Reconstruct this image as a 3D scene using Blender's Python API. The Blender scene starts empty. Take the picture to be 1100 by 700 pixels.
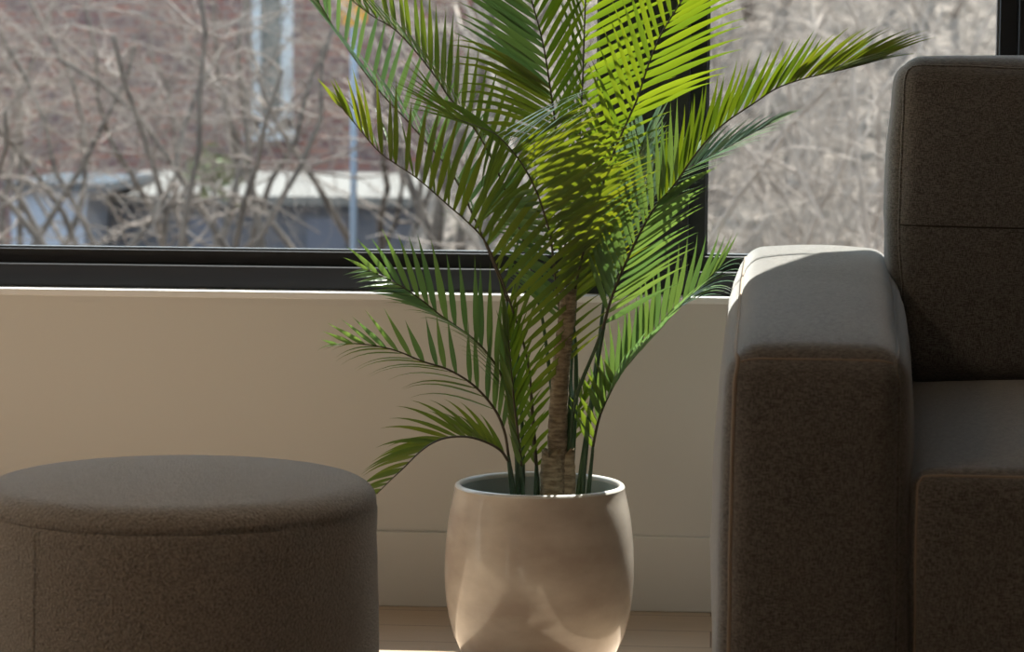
import bpy, bmesh, math, random
from mathutils import Vector, Matrix, noise
R = math.radians
scene = bpy.context.scene
col = scene.collection
random.seed(7)

# ------------------------------------------------------------------ camera
F = 3130.0                      # focal length in pixels of the 1100 px frame
CAMP = Vector((0, 0, 1.0))
YAW = math.atan(0.07)           # the camera looks a little to the left of the wall's normal
PITCH = math.atan(290 / F)
ROLL = 0.0075
hf = Vector((-math.sin(YAW), math.cos(YAW), 0))       # horizontal forward
r0 = Vector((math.cos(YAW), math.sin(YAW), 0))
fw = (hf * math.cos(PITCH) + Vector((0, 0, -math.sin(PITCH)))).normalized()
u0 = r0.cross(fw).normalized()
cr = r0 * math.cos(ROLL) + u0 * math.sin(ROLL)
cu = -r0 * math.sin(ROLL) + u0 * math.cos(ROLL)
cam = bpy.data.cameras.new('camera')
camo = bpy.data.objects.new('camera', cam)
col.objects.link(camo)
M = Matrix((cr, cu, -fw)).transposed().to_4x4()
M.translation = CAMP
camo.matrix_world = M
cam.sensor_width = 36
cam.lens = F * 36 / 1100
cam.dof.use_dof = True
cam.dof.focus_distance = 4.5
cam.dof.aperture_fstop = 8.5
cam.clip_end = 300
scene.camera = camo


def ray(px, py):
    return (cr * (px - 550) + cu * (350 - py) + fw * F)


def at(px, py, d):
    """world point seen at a pixel, at horizontal distance d in front of the camera"""
    v = ray(px, py)
    return CAMP + v * (d / v.dot(hf))


def at_y(px, py, Y):
    v = ray(px, py)
    return CAMP + v * (Y / v.y)


def at_z(px, py, z):
    v = ray(px, py)
    return CAMP + v * ((z - 1.0) / v.z)


W = at_z(585, 653, 0).y          # the wall's inner face


# ------------------------------------------------------------------ materials
def mat(name, base=(.5, .5, .5), rough=.6, metallic=0, spec=.5, coat=0, bump=None, var=None):
    """bump=(scale,strength,distance); var=(scale, colour2, detail, stretch)"""
    m = bpy.data.materials.new(name)
    m.use_nodes = True
    nt = m.node_tree
    b = nt.nodes['Principled BSDF']
    b.inputs['Base Color'].default_value = (*base, 1)
    b.inputs['Roughness'].default_value = rough
    b.inputs['Metallic'].default_value = metallic
    b.inputs['Specular IOR Level'].default_value = spec
    b.inputs['Coat Weight'].default_value = coat
    tc = nt.nodes.new('ShaderNodeTexCoord')
    if var:
        mp = nt.nodes.new('ShaderNodeMapping')
        mp.inputs['Scale'].default_value = var[3] if len(var) > 3 else (1, 1, 1)
        nt.links.new(tc.outputs['Object'], mp.inputs['Vector'])
        n = nt.nodes.new('ShaderNodeTexNoise')
        n.inputs['Scale'].default_value = var[0]
        n.inputs['Detail'].default_value = var[2] if len(var) > 2 else 4
        nt.links.new(mp.outputs[0], n.inputs['Vector'])
        cr_ = nt.nodes.new('ShaderNodeValToRGB')
        cr_.color_ramp.elements[0].position = .35
        cr_.color_ramp.elements[1].position = .65
        cr_.color_ramp.elements[0].color = (*base, 1)
        cr_.color_ramp.elements[1].color = (*var[1], 1)
        nt.links.new(n.outputs['Fac'], cr_.inputs[0])
        nt.links.new(cr_.outputs[0], b.inputs['Base Color'])
    if bump:
        n = nt.nodes.new('ShaderNodeTexNoise')
        n.inputs['Scale'].default_value = bump[0]
        n.inputs['Detail'].default_value = 5
        nt.links.new(tc.outputs['Object'], n.inputs['Vector'])
        bp = nt.nodes.new('ShaderNodeBump')
        bp.inputs['Strength'].default_value = bump[1]
        bp.inputs['Distance'].default_value = bump[2]
        nt.links.new(n.outputs['Fac'], bp.inputs['Height'])
        nt.links.new(bp.outputs[0], b.inputs['Normal'])
    return m


def leaf_mat(name, dif, trans, mixf=.5, rough=.38, spec=.5):
    m = bpy.data.materials.new(name)
    m.use_nodes = True
    nt = m.node_tree
    b = nt.nodes['Principled BSDF']
    out = nt.nodes['Material Output']
    b.inputs['Roughness'].default_value = rough
    b.inputs['Specular IOR Level'].default_value = spec
    tr = nt.nodes.new('ShaderNodeBsdfTranslucent')
    geo = nt.nodes.new('ShaderNodeNewGeometry')
    # each blade a little different in hue
    for tgt, c in ((b.inputs['Base Color'], dif), (tr.inputs['Color'], trans)):
        rp = nt.nodes.new('ShaderNodeValToRGB')
        rp.color_ramp.elements[0].color = (c[0] * .75, c[1] * .82, c[2], 1)
        rp.color_ramp.elements[1].color = (c[0] * 1.25, c[1] * 1.12, c[2], 1)
        nt.links.new(geo.outputs['Random Per Island'], rp.inputs[0])
        nt.links.new(rp.outputs[0], tgt)
    mx = nt.nodes.new('ShaderNodeMixShader')
    mx.inputs[0].default_value = mixf
    nt.links.new(b.outputs[0], mx.inputs[1])
    nt.links.new(tr.outputs[0], mx.inputs[2])
    nt.links.new(mx.outputs[0], out.inputs['Surface'])
    return m


def weave_mat(name, c1, c2, scale=600, bump=.5):
    """coarse melange weave: crossed stretched noises"""
    m = bpy.data.materials.new(name)
    m.use_nodes = True
    nt = m.node_tree
    b = nt.nodes['Principled BSDF']
    b.inputs['Roughness'].default_value = .9
    b.inputs['Specular IOR Level'].default_value = .2
    b.inputs['Sheen Weight'].default_value = .6
    b.inputs['Sheen Roughness'].default_value = .5
    tc = nt.nodes.new('ShaderNodeTexCoord')
    outs = []
    for s in ((.12, .12, 1), (1, 1, .12)):
        mp = nt.nodes.new('ShaderNodeMapping')
        mp.inputs['Scale'].default_value = s
        nt.links.new(tc.outputs['Object'], mp.inputs['Vector'])
        n = nt.nodes.new('ShaderNodeTexNoise')
        n.inputs['Scale'].default_value = scale
        n.inputs['Detail'].default_value = 2
        nt.links.new(mp.outputs[0], n.inputs['Vector'])
        outs.append(n.outputs['Fac'])
    ad = nt.nodes.new('ShaderNodeMath')
    ad.operation = 'ADD'
    nt.links.new(outs[0], ad.inputs[0])
    nt.links.new(outs[1], ad.inputs[1])
    hf_ = nt.nodes.new('ShaderNodeMath')
    hf_.operation = 'MULTIPLY'
    hf_.inputs[1].default_value = .5
    nt.links.new(ad.outputs[0], hf_.inputs[0])
    rp = nt.nodes.new('ShaderNodeValToRGB')
    rp.color_ramp.elements[0].position = .44
    rp.color_ramp.elements[1].position = .57
    rp.color_ramp.elements[0].color = (*c1, 1)
    rp.color_ramp.elements[1].color = (*c2, 1)
    nt.links.new(hf_.outputs[0], rp.inputs[0])
    nt.links.new(rp.outputs[0], b.inputs['Base Color'])
    bp = nt.nodes.new('ShaderNodeBump')
    bp.inputs['Strength'].default_value = bump
    bp.inputs['Distance'].default_value = .0012
    nt.links.new(hf_.outputs[0], bp.inputs['Height'])
    nt.links.new(bp.outputs[0], b.inputs['Normal'])
    return m


M_wall = mat('wall_paint', (.58, .565, .54), .75, spec=.3, bump=(60, .08, .002))
M_sill = mat('sill_paint', (.75, .75, .76), .5)
M_ceil = mat('ceiling_paint', (.75, .74, .72), .8)
M_black = mat('black_aluminium', (.020, .022, .027), .38, spec=.5)
M_sofa = weave_mat('sofa_weave', (.072, .064, .057), (.215, .2, .185), 1250, .9)
M_pipe = mat('sofa_piping', (.30, .24, .19), .85, bump=(900, .4, .001))
M_pot = mat('pot_glaze', (.56, .50, .43), .40, coat=1.0, var=(9, (.40, .33, .275), 8, (1, 1, 1.8)), bump=(140, .12, .002))
M_pot.node_tree.nodes['Principled BSDF'].inputs['Coat Roughness'].default_value = .10
M_potrim = mat('pot_rim_glaze', (.60, .58, .54), .35, coat=.4)
M_potin = mat('pot_inner_glaze', (.55, .60, .59), .5)
M_soil = mat('soil', (.05, .035, .025), .95, bump=(90, .9, .01))
M_trunk = mat('palm_trunk_fibre', (.15, .11, .07), .9, var=(60, (.34, .27, .18), 5, (1, 1, 3.2)), bump=(120, .9, .004))
M_stump = mat('palm_stump_fibre', (.20, .15, .09), .9, var=(45, (.46, .37, .24), 5, (1, 1, 3.5)), bump=(110, .9, .006))
M_stalk = mat('palm_stalk', (.035, .075, .03), .45)
M_rachis = mat('palm_rachis', (.06, .045, .025), .5)
M_leafs = {  # sunlit glow and sky sheen are put into separate leaf colours
    'bright': leaf_mat('leaf_sunlit', (.085, .155, .022), (.155, .225, .008), .50),
    'mid': leaf_mat('leaf_mid', (.125, .20, .065), (.15, .215, .014), .45),
    'olive': leaf_mat('leaf_olive', (.125, .17, .06), (.17, .21, .008), .45),
    'deep': leaf_mat('leaf_deep', (.12, .205, .075), (.13, .22, .04), .42),
    'pale': leaf_mat('leaf_sky_pale', (.18, .31, .15), (.15, .27, .07), .38, rough=.3, spec=.7),  # pale tint stands in for sky reflected on the blades
    'grey': leaf_mat('leaf_sky_sheen', (.22, .33, .24), (.13, .21, .11), .32, rough=.28, spec=.8),  # bluish sky reflection painted into the blade colour
}

# ottoman boucle
M_boucle = mat('boucle', (0.1875, 0.1625, 0.135), .95, spec=.03, var=(330, (0.475, 0.4312, 0.3875), 5), bump=(330, 1.0, .008))
M_boucle.node_tree.nodes['Principled BSDF'].inputs['Sheen Weight'].default_value = 1.0


def floor_mat():
    m = bpy.data.materials.new('oak_floor')
    m.use_nodes = True
    nt = m.node_tree
    b = nt.nodes['Principled BSDF']
    b.inputs['Roughness'].default_value = .42
    tc = nt.nodes.new('ShaderNodeTexCoord')
    br = nt.nodes.new('ShaderNodeTexBrick')
    br.inputs['Scale'].default_value = 1
    br.inputs['Brick Width'].default_value = 1.8
    br.inputs['Row Height'].default_value = .14
    br.inputs['Mortar Size'].default_value = .0015
    br.inputs['Color1'].default_value = (.56, .43, .32, 1)
    br.inputs['Color2'].default_value = (.50, .38, .28, 1)
    br.inputs['Mortar'].default_value = (.16, .10, .07, 1)
    nt.links.new(tc.outputs['Object'], br.inputs['Vector'])
    mp = nt.nodes.new('ShaderNodeMapping')
    mp.inputs['Scale'].default_value = (1.5, 22, 1)
    nt.links.new(tc.outputs['Object'], mp.inputs['Vector'])
    n = nt.nodes.new('ShaderNodeTexNoise')
    n.inputs['Scale'].default_value = 6
    n.inputs['Detail'].default_value = 6
    nt.links.new(mp.outputs[0], n.inputs['Vector'])
    mx = nt.nodes.new('ShaderNodeMix')
    mx.data_type = 'RGBA'
    mx.blend_type = 'MULTIPLY'
    mx.inputs['Factor'].default_value = .28
    nt.links.new(br.outputs['Color'], mx.inputs[6])
    nt.links.new(n.outputs['Fac'], mx.inputs[7])
    nt.links.new(mx.outputs[2], b.inputs['Base Color'])
    return m


def brick_mat():
    m = bpy.data.materials.new('red_brick')
    m.use_nodes = True
    nt = m.node_tree
    b = nt.nodes['Principled BSDF']
    b.inputs['Roughness'].default_value = .9
    tc = nt.nodes.new('ShaderNodeTexCoord')
    sp = nt.nodes.new('ShaderNodeSeparateXYZ')
    cb = nt.nodes.new('ShaderNodeCombineXYZ')
    nt.links.new(tc.outputs['Object'], sp.inputs[0])
    nt.links.new(sp.outputs['X'], cb.inputs['X'])
    nt.links.new(sp.outputs['Z'], cb.inputs['Y'])
    br = nt.nodes.new('ShaderNodeTexBrick')
    br.inputs['Scale'].default_value = 1
    br.inputs['Brick Width'].default_value = .24
    br.inputs['Row Height'].default_value = .085
    br.inputs['Mortar Size'].default_value = .011
    br.inputs['Color1'].default_value = (.27, .10, .075, 1)
    br.inputs['Color2'].default_value = (.12, .065, .068, 1)
    br.inputs['Mortar'].default_value = (.18, .155, .15, 1)
    nt.links.new(cb.outputs[0], br.inputs['Vector'])
    nt.links.new(br.outputs['Color'], b.inputs['Base Color'])
    return m


def glass_mat(name='window_glass'):
    m = bpy.data.materials.new(name)
    m.use_nodes = True
    nt = m.node_tree
    nt.nodes.remove(nt.nodes['Principled BSDF'])
    out = nt.nodes['Material Output']
    t = nt.nodes.new('ShaderNodeBsdfTransparent')
    t.inputs['Color'].default_value = (.95, .97, .96, 1)
    g = nt.nodes.new('ShaderNodeBsdfGlossy')
    g.inputs['Roughness'].default_value = .02
    lw = nt.nodes.new('ShaderNodeLayerWeight')
    lw.inputs['Blend'].default_value = .5
    pw = nt.nodes.new('ShaderNodeMath')
    pw.operation = 'POWER'
    pw.inputs[1].default_value = 5
    nt.links.new(lw.outputs['Facing'], pw.inputs[0])
    fr = nt.nodes.new('ShaderNodeMath')
    fr.operation = 'MULTIPLY_ADD'
    fr.inputs[1].default_value = .94
    fr.inputs[2].default_value = .03
    nt.links.new(pw.outputs[0], fr.inputs[0])
    mx = nt.nodes.new('ShaderNodeMixShader')
    nt.links.new(fr.outputs[0], mx.inputs[0])
    nt.links.new(t.outputs[0], mx.inputs[1])
    nt.links.new(g.outputs[0], mx.inputs[2])
    nt.links.new(mx.outputs[0], out.inputs['Surface'])
    return m


M_floor = floor_mat()
M_brick = brick_mat()
M_glass = glass_mat()
M_extwhite = mat('painted_white_wood', (.54, .57, .60), .6)
M_darkpane = mat('dark_window_glass', (.10, .11, .10), .15)
M_twig = mat('dry_twig', (.13, .10, .082), .85, var=(3, (.22, .18, .155), 3))
M_twigpale = mat('pale_dry_twig', (.34, .28, .24), .85, var=(3, (.20, .16, .13), 3))
M_bark = mat('bark', (0.07178, 0.05742, 0.04785), .9, var=(5, (0.1436, 0.1148, 0.0957), 4))
M_ground = mat('dry_ground', (.20, .16, .13), .95, var=(3, (.42, .36, .31), 8), bump=(6, .6, .1))
M_bank = mat('dry_grass_bank', (.09, .072, .058), .95, var=(7, (.20, .165, .14), 12, (1, 1, .6)), bump=(5, .9, .15))
M_shedblue = mat('pale_blue_render', (.27, .31, .39), .7)
M_darkblue = mat('dark_slate_boards', (.055, .065, .09), .6, var=(4, (.10, .10, .12), 3))
M_snow = mat('pale_roof_felt', (.16, .157, .152), .9, spec=.1)
M_pole = mat('galvanised_pole', (.27, .34, .44), .45, metallic=.1)
M_yellow = mat('yellow_sign_paint', (.62, .30, .02), .5)
M_evergreen = mat('evergreen_leaf', (.10, .15, .05), .7, var=(8, (.22, .26, .12), 3))
M_rooftile = mat('roof_tile', (.12, .10, .10), .8)


# ------------------------------------------------------------------ mesh helpers
def setp(o, label=None, cat=None, group=None, kind=None):
    for k, v in (('label', label), ('category', cat), ('group', group), ('kind', kind)):
        if v:
            o[k] = v
    return o


def empty(name, loc=(0, 0, 0), rz=0):
    o = bpy.data.objects.new(name, None)
    o.empty_display_size = .1
    o.location = loc
    o.rotation_euler = (0, 0, rz)
    col.objects.link(o)
    bpy.context.view_layer.update()
    return o


def link_mesh(name, verts, faces, m, parent=None, smooth=True):
    """verts in world coordinates; parent may be an unrotated Empty with a location"""
    me = bpy.data.meshes.new(name)
    off = Vector((0, 0, 0))
    if parent is not None:
        off = parent.matrix_world.translation.copy()
        p = parent
    me.from_pydata([tuple(Vector(v) - off) for v in verts], [], faces)
    me.materials.append(m)
    if smooth:
        me.polygons.foreach_set('use_smooth', [True] * len(me.polygons))
    me.update()
    o = bpy.data.objects.new(name, me)
    col.objects.link(o)
    if parent is not None:
        o.parent = parent
    bpy.context.view_layer.update()
    return o


class MB:
    def __init__(s):
        s.v = []
        s.f = []

    def add(s, vs, fs):
        n = len(s.v)
        s.v += [Vector(v) for v in vs]
        s.f += [tuple(i + n for i in f) for f in fs]

    def box(s, a, b):
        x0, y0, z0 = a
        x1, y1, z1 = b
        s.add([(x0, y0, z0), (x1, y0, z0), (x1, y1, z0), (x0, y1, z0), (x0, y0, z1), (x1, y0, z1), (x1, y1, z1), (x0, y1, z1)],
              [(0, 3, 2, 1), (4, 5, 6, 7), (0, 1, 5, 4), (1, 2, 6, 5), (2, 3, 7, 6), (3, 0, 4, 7)])

    def tube(s, pts, rad, n=6, cap=True):
        pts = [Vector(p) for p in pts]
        if not hasattr(rad, '__len__'):
            rad = [rad] * len(pts)
        vs = []
        ref = Vector((.31, .17, .94)).normalized()
        prev = None
        for i, p in enumerate(pts):
            t = (pts[min(i + 1, len(pts) - 1)] - pts[max(i - 1, 0)])
            if t.length < 1e-9:
                t = Vector((0, 0, 1))
            t.normalize()
            if prev is None:
                a = t.cross(ref)
                if a.length < .1:
                    a = t.cross(Vector((1, 0, 0)))
            else:
                a = prev - t * prev.dot(t)
            a.normalize()
            prev = a
            b = t.cross(a)
            for k in range(n):
                an = 2 * math.pi * k / n
                vs.append(p + (a * math.cos(an) + b * math.sin(an)) * rad[i])
        fs = []
        for i in range(len(pts) - 1):
            for k in range(n):
                k2 = (k + 1) % n
                fs.append((i * n + k, i * n + k2, (i + 1) * n + k2, (i + 1) * n + k))
        if cap:
            fs.append(tuple(range(n - 1, -1, -1)))
            fs.append(tuple((len(pts) - 1) * n + k for k in range(n)))
        s.add(vs, fs)

    def lathe(s, c, prof, n=64, closed=False):
        vs = []
        for r, z in prof:
            for k in range(n):
                a = 2 * math.pi * k / n
                vs.append((c[0] + r * math.cos(a), c[1] + r * math.sin(a), c[2] + z))
        fs = []
        m = len(prof)
        for i in range(m - 1 + (1 if closed else 0)):
            j = (i + 1) % m
            for k in range(n):
                k2 = (k + 1) % n
                fs.append((i * n + k, i * n + k2, j * n + k2, j * n + k))
        if not closed:
            if prof[0][0] > 1e-6:
                fs.append(tuple(range(n - 1, -1, -1)))
            if prof[-1][0] > 1e-6:
                fs.append(tuple((m - 1) * n + k for k in range(n)))
        s.add(vs, fs)

    def build(s, name, m, parent=None, smooth=True, bevel=0):
        o = link_mesh(name, s.v, s.f, m, parent, smooth)
        if bevel:
            md = o.modifiers.new('bevel', 'BEVEL')
            md.width = bevel
            md.segments = 2
            md.limit_method = 'ANGLE'
        return o


def spline(pts, n):
    """Catmull-Rom through the points, n samples, roughly even"""
    P = [Vector(p) for p in pts]
    P = [P[0] * 2 - P[1]] + P + [P[-1] * 2 - P[-2]]
    dense = []
    for i in range(1, len(P) - 2):
        a, b, c, d = P[i - 1:i + 3]
        for k in range(16):
            t = k / 16
            dense.append(.5 * ((2 * b) + (c - a) * t + (2 * a - 5 * b + 4 * c - d) * t * t + (3 * b - a - 3 * c + d) * t ** 3))
    dense.append(P[-2])
    L = [0]
    for i in range(1, len(dense)):
        L.append(L[-1] + (dense[i] - dense[i - 1]).length)
    out = []
    j = 0
    for k in range(n):
        s = L[-1] * k / (n - 1)
        while j < len(L) - 2 and L[j + 1] < s:
            j += 1
        w = (s - L[j]) / max(1e-9, L[j + 1] - L[j])
        out.append(dense[j].lerp(dense[j + 1], min(1, w)))
    return out


# ------------------------------------------------------------------ room shell
WX0, WX1 = -2.6, 2.7
YB = -2.6                                   # wall behind the camera
ZC = 2.75
ZS = at_y(300, 312.5, W).z                    # sill top
ZH = 2.50                                   # window head
T = .24
xr_end = at_y(1090, 30, W + .06).x
XL0 = -2.3                                  # left end of the window band

mb = MB(); mb.box((WX0 - .2, YB - .2, -.12), (WX1 + .2, W + T, 0)); setp(mb.build('floor', M_floor, smooth=False), kind='structure')
mb = MB(); mb.box((WX0 - .2, YB - .2, ZC), (WX1 + .2, W + T, ZC + .15)); setp(mb.build('ceiling', M_ceil, smooth=False), kind='structure')
mb = MB(); mb.box((WX0 - .2, YB, 0), (WX0, W, ZC)); setp(mb.build('wall_left', M_wall, smooth=False), kind='structure')
mb = MB(); mb.box((WX1, YB, 0), (WX1 + .2, W, ZC)); setp(mb.build('wall_right', M_wall, smooth=False), kind='structure')
mb = MB(); mb.box((WX0 - .2, YB - .2, 0), (WX1 + .2, YB, ZC)); setp(mb.build('wall_back', M_wall, smooth=False), kind='structure')
mb = MB()
mb.box((WX0 - .2, W, 0), (WX1 + .2, W + T, ZS - .012))
mb.box((WX0 - .2, W, ZH), (WX1 + .2, W + T, ZC))
mb.box((WX0 - .2, W, ZS - .012), (XL0, W + T, ZH))
mb.box((xr_end + .06, W, ZS - .012), (WX1 + .2, W + T, ZH))
setp(mb.build('wall_front', M_wall, smooth=False), kind='structure')
zb = at_y(585, 573, W).z
mb = MB(); mb.box((WX0, W - .012, 0), (WX1, W - .0005, zb)); setp(mb.build('baseboard_front', M_wall, smooth=False, bevel=.002), kind='structure')
# sill board
mb = MB(); mb.box((XL0 - .02, W - .018, ZS - .012), (xr_end + .08, W + .045, ZS)); setp(mb.build('trim_1', M_sill, smooth=False, bevel=.0015), kind='structure')

# windows: black frames in two steps, glass set deep
z1 = at_y(300, 286.5, W + .03).z             # top of lower, nearer profile
z2 = at_y(300, 269.5, W + .07).z             # glass edge
xm0 = at_y(643, 150, W + .03).x
xa = at_y(660, 150, W + .03).x
xb = at_y(740.5, 150, W + .03).x
xm1 = at_y(757, 150, W + .06).x


def window(name, x0, x1):
    """x0,x1: inner edges of the nearer profile; glass inside the deeper sash"""
    fr = MB()
    a = .055
    b = .031
    yo0, yo1 = W + .030, W + .20
    fr.box((x0 - a, yo0, ZS), (x1 + a, yo1, z1))
    fr.box((x0 - a, yo0, ZH - .05), (x1 + a, yo1, ZH))
    fr.box((x0 - a, yo0, z1), (x0, yo1, ZH - .05))
    fr.box((x1, yo0, z1), (x1 + a, yo1, ZH - .05))
    root = fr.build(name, M_black, smooth=False, bevel=.0015)
    setp(root, kind='structure')
    sh = MB()
    y0, y1 = W + .062, W + .13
    zt = ZH - .05
    sh.box((x0, y0, z1), (x1, y1, z2))
    sh.box((x0, y0, zt - b), (x1, y1, zt))
    sh.box((x0, y0, z2), (x0 + b, y1, zt - b))
    sh.box((x1 - b, y0, z2), (x1, y1, zt - b))
    sh.build('window_sash', M_black, root, smooth=False, bevel=.0015)
    # thin bead holding the glass
    bd = MB()
    g = .004
    bd.box((x0 + b, y0 + .012, z2), (x1 - b, y0 + .03, z2 + g))
    bd.box((x0 + b, y0 + .012, z2), (x0 + b + g, y0 + .03, zt - b))
    bd.box((x1 - b - g, y0 + .012, z2), (x1 - b, y0 + .03, zt - b))
    bd.build('glazing_bead', mat('glazing_gasket', (.10, .11, .12), .3), root, smooth=False)
    gl = MB()
    gl.box((x0 + b, y0 + .030, z2), (x1 - b, y0 + .034, zt - b))
    gl.build('window_pane', M_glass, root, smooth=False)
    return root


window('window_1', XL0 + .055, xa)
window('window_2', xb, xr_end + .005)
mb = MB()
mb.box((xa + .055, W + .032, ZS), (xb - .055, W + .19, ZH))
if xb - xa > .112:
    setp(mb.build('trim_2', M_black, smooth=False), kind='structure')


# ------------------------------------------------------------------ soft boxes
def soft_box(name, m, lo, hi, r, puff=(0, 0, 0), n=26, parent=None, fn=None, wr=0, seed=0):
    """rounded, slightly pillowed box; returns object and the surface function p(u,v,w in -1..1)"""
    lo, hi = Vector(lo), Vector(hi)
    c = (lo + hi) / 2
    h = (hi - lo) / 2

    def surf(p):
        q = Vector((p[0] * h.x, p[1] * h.y, p[2] * h.z))
        inn = Vector([max(-(h[i] - r), min(h[i] - r, q[i])) for i in range(3)])
        d = q - inn
        pos = inn + (d.normalized() * r if d.length > 1e-9 else d)
        u = [max(-1, min(1, q[i] / h[i])) for i in range(3)]
        k = [math.cos(u[i] * math.pi / 2) ** .6 if abs(u[i]) < 1 else 0 for i in range(3)]
        for i in range(3):
            j, l = (i + 1) % 3, (i + 2) % 3
            pos[i] += puff[i] * u[i] * k[j] * k[l] if abs(u[i]) > .999 or True else 0
        if wr:
            w_ = noise.noise(Vector((pos.x * 5 + seed, pos.y * 5, pos.z * 9))) + .5 * noise.noise(Vector((pos.x * 14, pos.y * 11 + seed, pos.z * 22)))
            dn = (pos).normalized()
            pos += dn * w_ * wr
        pos = pos + c
        if fn:
            pos = fn(pos)
        return pos

    # grid coordinates, denser near the edges
    def coords(hh):
        e = r / hh
        g = [-1 + e * t for t in (0, .12, .28, .5, .75, 1)]
        mcount = n
        mid = [-1 + e + (2 - 2 * e) * (i + 1) / mcount for i in range(mcount - 1)]
        return g + mid + [-x for x in reversed(g)]
    C = [coords(h.x), coords(h.y), coords(h.z)]
    vs = []
    fs = []
    idx = {}

    def vid(p):
        key = (round(p[0], 5), round(p[1], 5), round(p[2], 5))
        if key not in idx:
            idx[key] = len(vs)
            vs.append(surf(p))
        return idx[key]
    for ax in range(3):
        j, l = (ax + 1) % 3, (ax + 2) % 3
        for s in (-1, 1):
            for a in range(len(C[j]) - 1):
                for b in range(len(C[l]) - 1):
                    q = []
                    for da, db in ((0, 0), (1, 0), (1, 1), (0, 1)):
                        p = [0, 0, 0]
                        p[ax] = s
                        p[j] = C[j][a + da]
                        p[l] = C[l][b + db]
                        q.append(vid(p))
                    fs.append(tuple(q) if s > 0 else tuple(reversed(q)))
    o = link_mesh(name, vs, fs, m, parent)
    return o, surf


def piping(name, surf, pts, parent, r=.0028, m=None, out=.0):
    mb = MB()
    mb.tube([surf(p) for p in pts], r, 6)
    return mb.build(name, m or M_pipe, parent)


# ------------------------------------------------------------------ sofa
def on(px, py, Y=None, z=None):
    return at_y(px, py, Y) if Y is not None else at_z(px, py, z)


A_front = at_z(876, 372, .645).y              # front face of the arm
ax0 = at_y(776, 470, A_front).x              # arm's outer side
ax1 = at_y(977, 470, A_front).x              # arm's inner side
Ys0, Ys1 = A_front, W - .30
SW = 2.0                                     # sofa width
sofa = empty('sofa', ((ax0 + SW / 2), (Ys0 + Ys1) / 2, 0))
setp(sofa, 'grey-brown woven fabric sofa with piped arm, standing in front of the window', 'sofa')


def arm_fn(mirror=False):
    def fn(p):
        q = p.copy()
        t = max(0, min(1, (q.y - Ys0) / (Ys1 - Ys0)))
        cx = (ax0 + ax1) / 2 if not mirror else (2 * ax0 + SW - (ax0 + ax1) / 2)
        if q.z > .3:
            k = (q.z - .3) / .35
            q.z += k * .042 * math.sin(t * math.pi / 2)
            q.x = cx + (q.x - cx) * (1 - .03 * k * k)      # a little narrower at the top
        q.x += .034 * t * max(0, min(1, (q.x - cx) / .1 + .5))
        return q
    return fn


arm, asurf = soft_box('arm', M_sofa, (ax0, Ys0, .035), (ax1, Ys1, .640), .042, (.022, .012, .026), 22, sofa, arm_fn(), .0055, 3)
E = -1
seam = [(-.985, -1, z) for z in [i / 20 for i in range(-19, 20)]]
pipe_pts = [(-1, -1, -.95 + 1.9 * i / 30) for i in range(31)] + [(-1, -1 + .02 * i, 1) for i in range(1, 3)] + [(-1, -.9 + 1.8 * i / 20, 1) for i in range(21)]
piping('arm_piping', asurf, pipe_pts, arm, .0036)
pipe_pts = [(1, -1, -.95 + 1.9 * i / 30) for i in range(31)] + [(1, -1 + .02 * i, 1) for i in range(1, 3)] + [(1, -.9 + 1.8 * i / 20, 1) for i in range(21)]
piping('arm_piping', asurf, pipe_pts, arm, .0030, M_sofa)
piping('arm_seam', asurf, [(-.97 + 1.94 * i / 30, -1, 1) for i in range(31)], arm, .0016, M_pipe)
# the other arm, out of frame
bx0, bx1 = ax0 + SW - (ax1 - ax0), ax0 + SW
soft_box('arm', M_sofa, (bx0, Ys0, .035), (bx1, Ys1, .645), .034, (.016, .012, .016), 14, sofa, arm_fn(True), .0035, 9)
# base below the seat
soft_box('base', M_sofa, (ax1 - .01, Ys0 + .035, .05), (bx0 + .01, Ys1, .20), .02, (0, .004, 0), 12, sofa)
# seat cushions
sy1 = at_z(1050, 413, .475).y
midx = (ax1 + bx0) / 2
soft_box('back_frame', M_sofa, (ax1 - .005, Ys1 - .17, .19), (bx0 + .005, Ys1 - .002, .56), .04, (0, .01, .01), 14, sofa)
s1, ssurf = soft_box('seat_cushion', M_sofa, (ax1 + .004, Ys0 + .012, .195), (midx - .003, Ys1 - .16, .492), .026, (.004, .012, .024), 20, sofa, None, .003, 5)
piping('cushion_seam', ssurf, [(-1, -1, -.9 + 1.8 * i / 14) for i in range(15)] + [(-.98 + 1.96 * i / 30, -1, 1) for i in range(31)], s1, .0022)
s2, ssurf2 = soft_box('seat_cushion', M_sofa, (midx + .003, Ys0 + .012, .195), (bx0 - .004, Ys1 - .16, .492), .026, (.004, .012, .024), 14, sofa, None, .003, 6)
# back cushions, leaning
cy = Ys1 - .40
cz0 = .500
cztop = at_y(1040, 62, cy + .03).z
cx0 = at_y(942, 200, cy + .02).x


def lean(p):
    q = p.copy()
    k = (q.z - cz0) / .5
    q.y += .05 * k
    return q


def lean_a(p):
    q = lean(p)
    k = max(0, min(1.2, (q.z - cz0) / .5))
    if q.x < cx0 + .25:
        w_ = 1 - (q.x - cx0) / .25
        q.x += w_ * (.016 * k * k + .014 * (1 - k) ** 2 * 1.5)
    q.z -= .02 * max(0, (q.x - cx0)) * k
    return q


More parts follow.
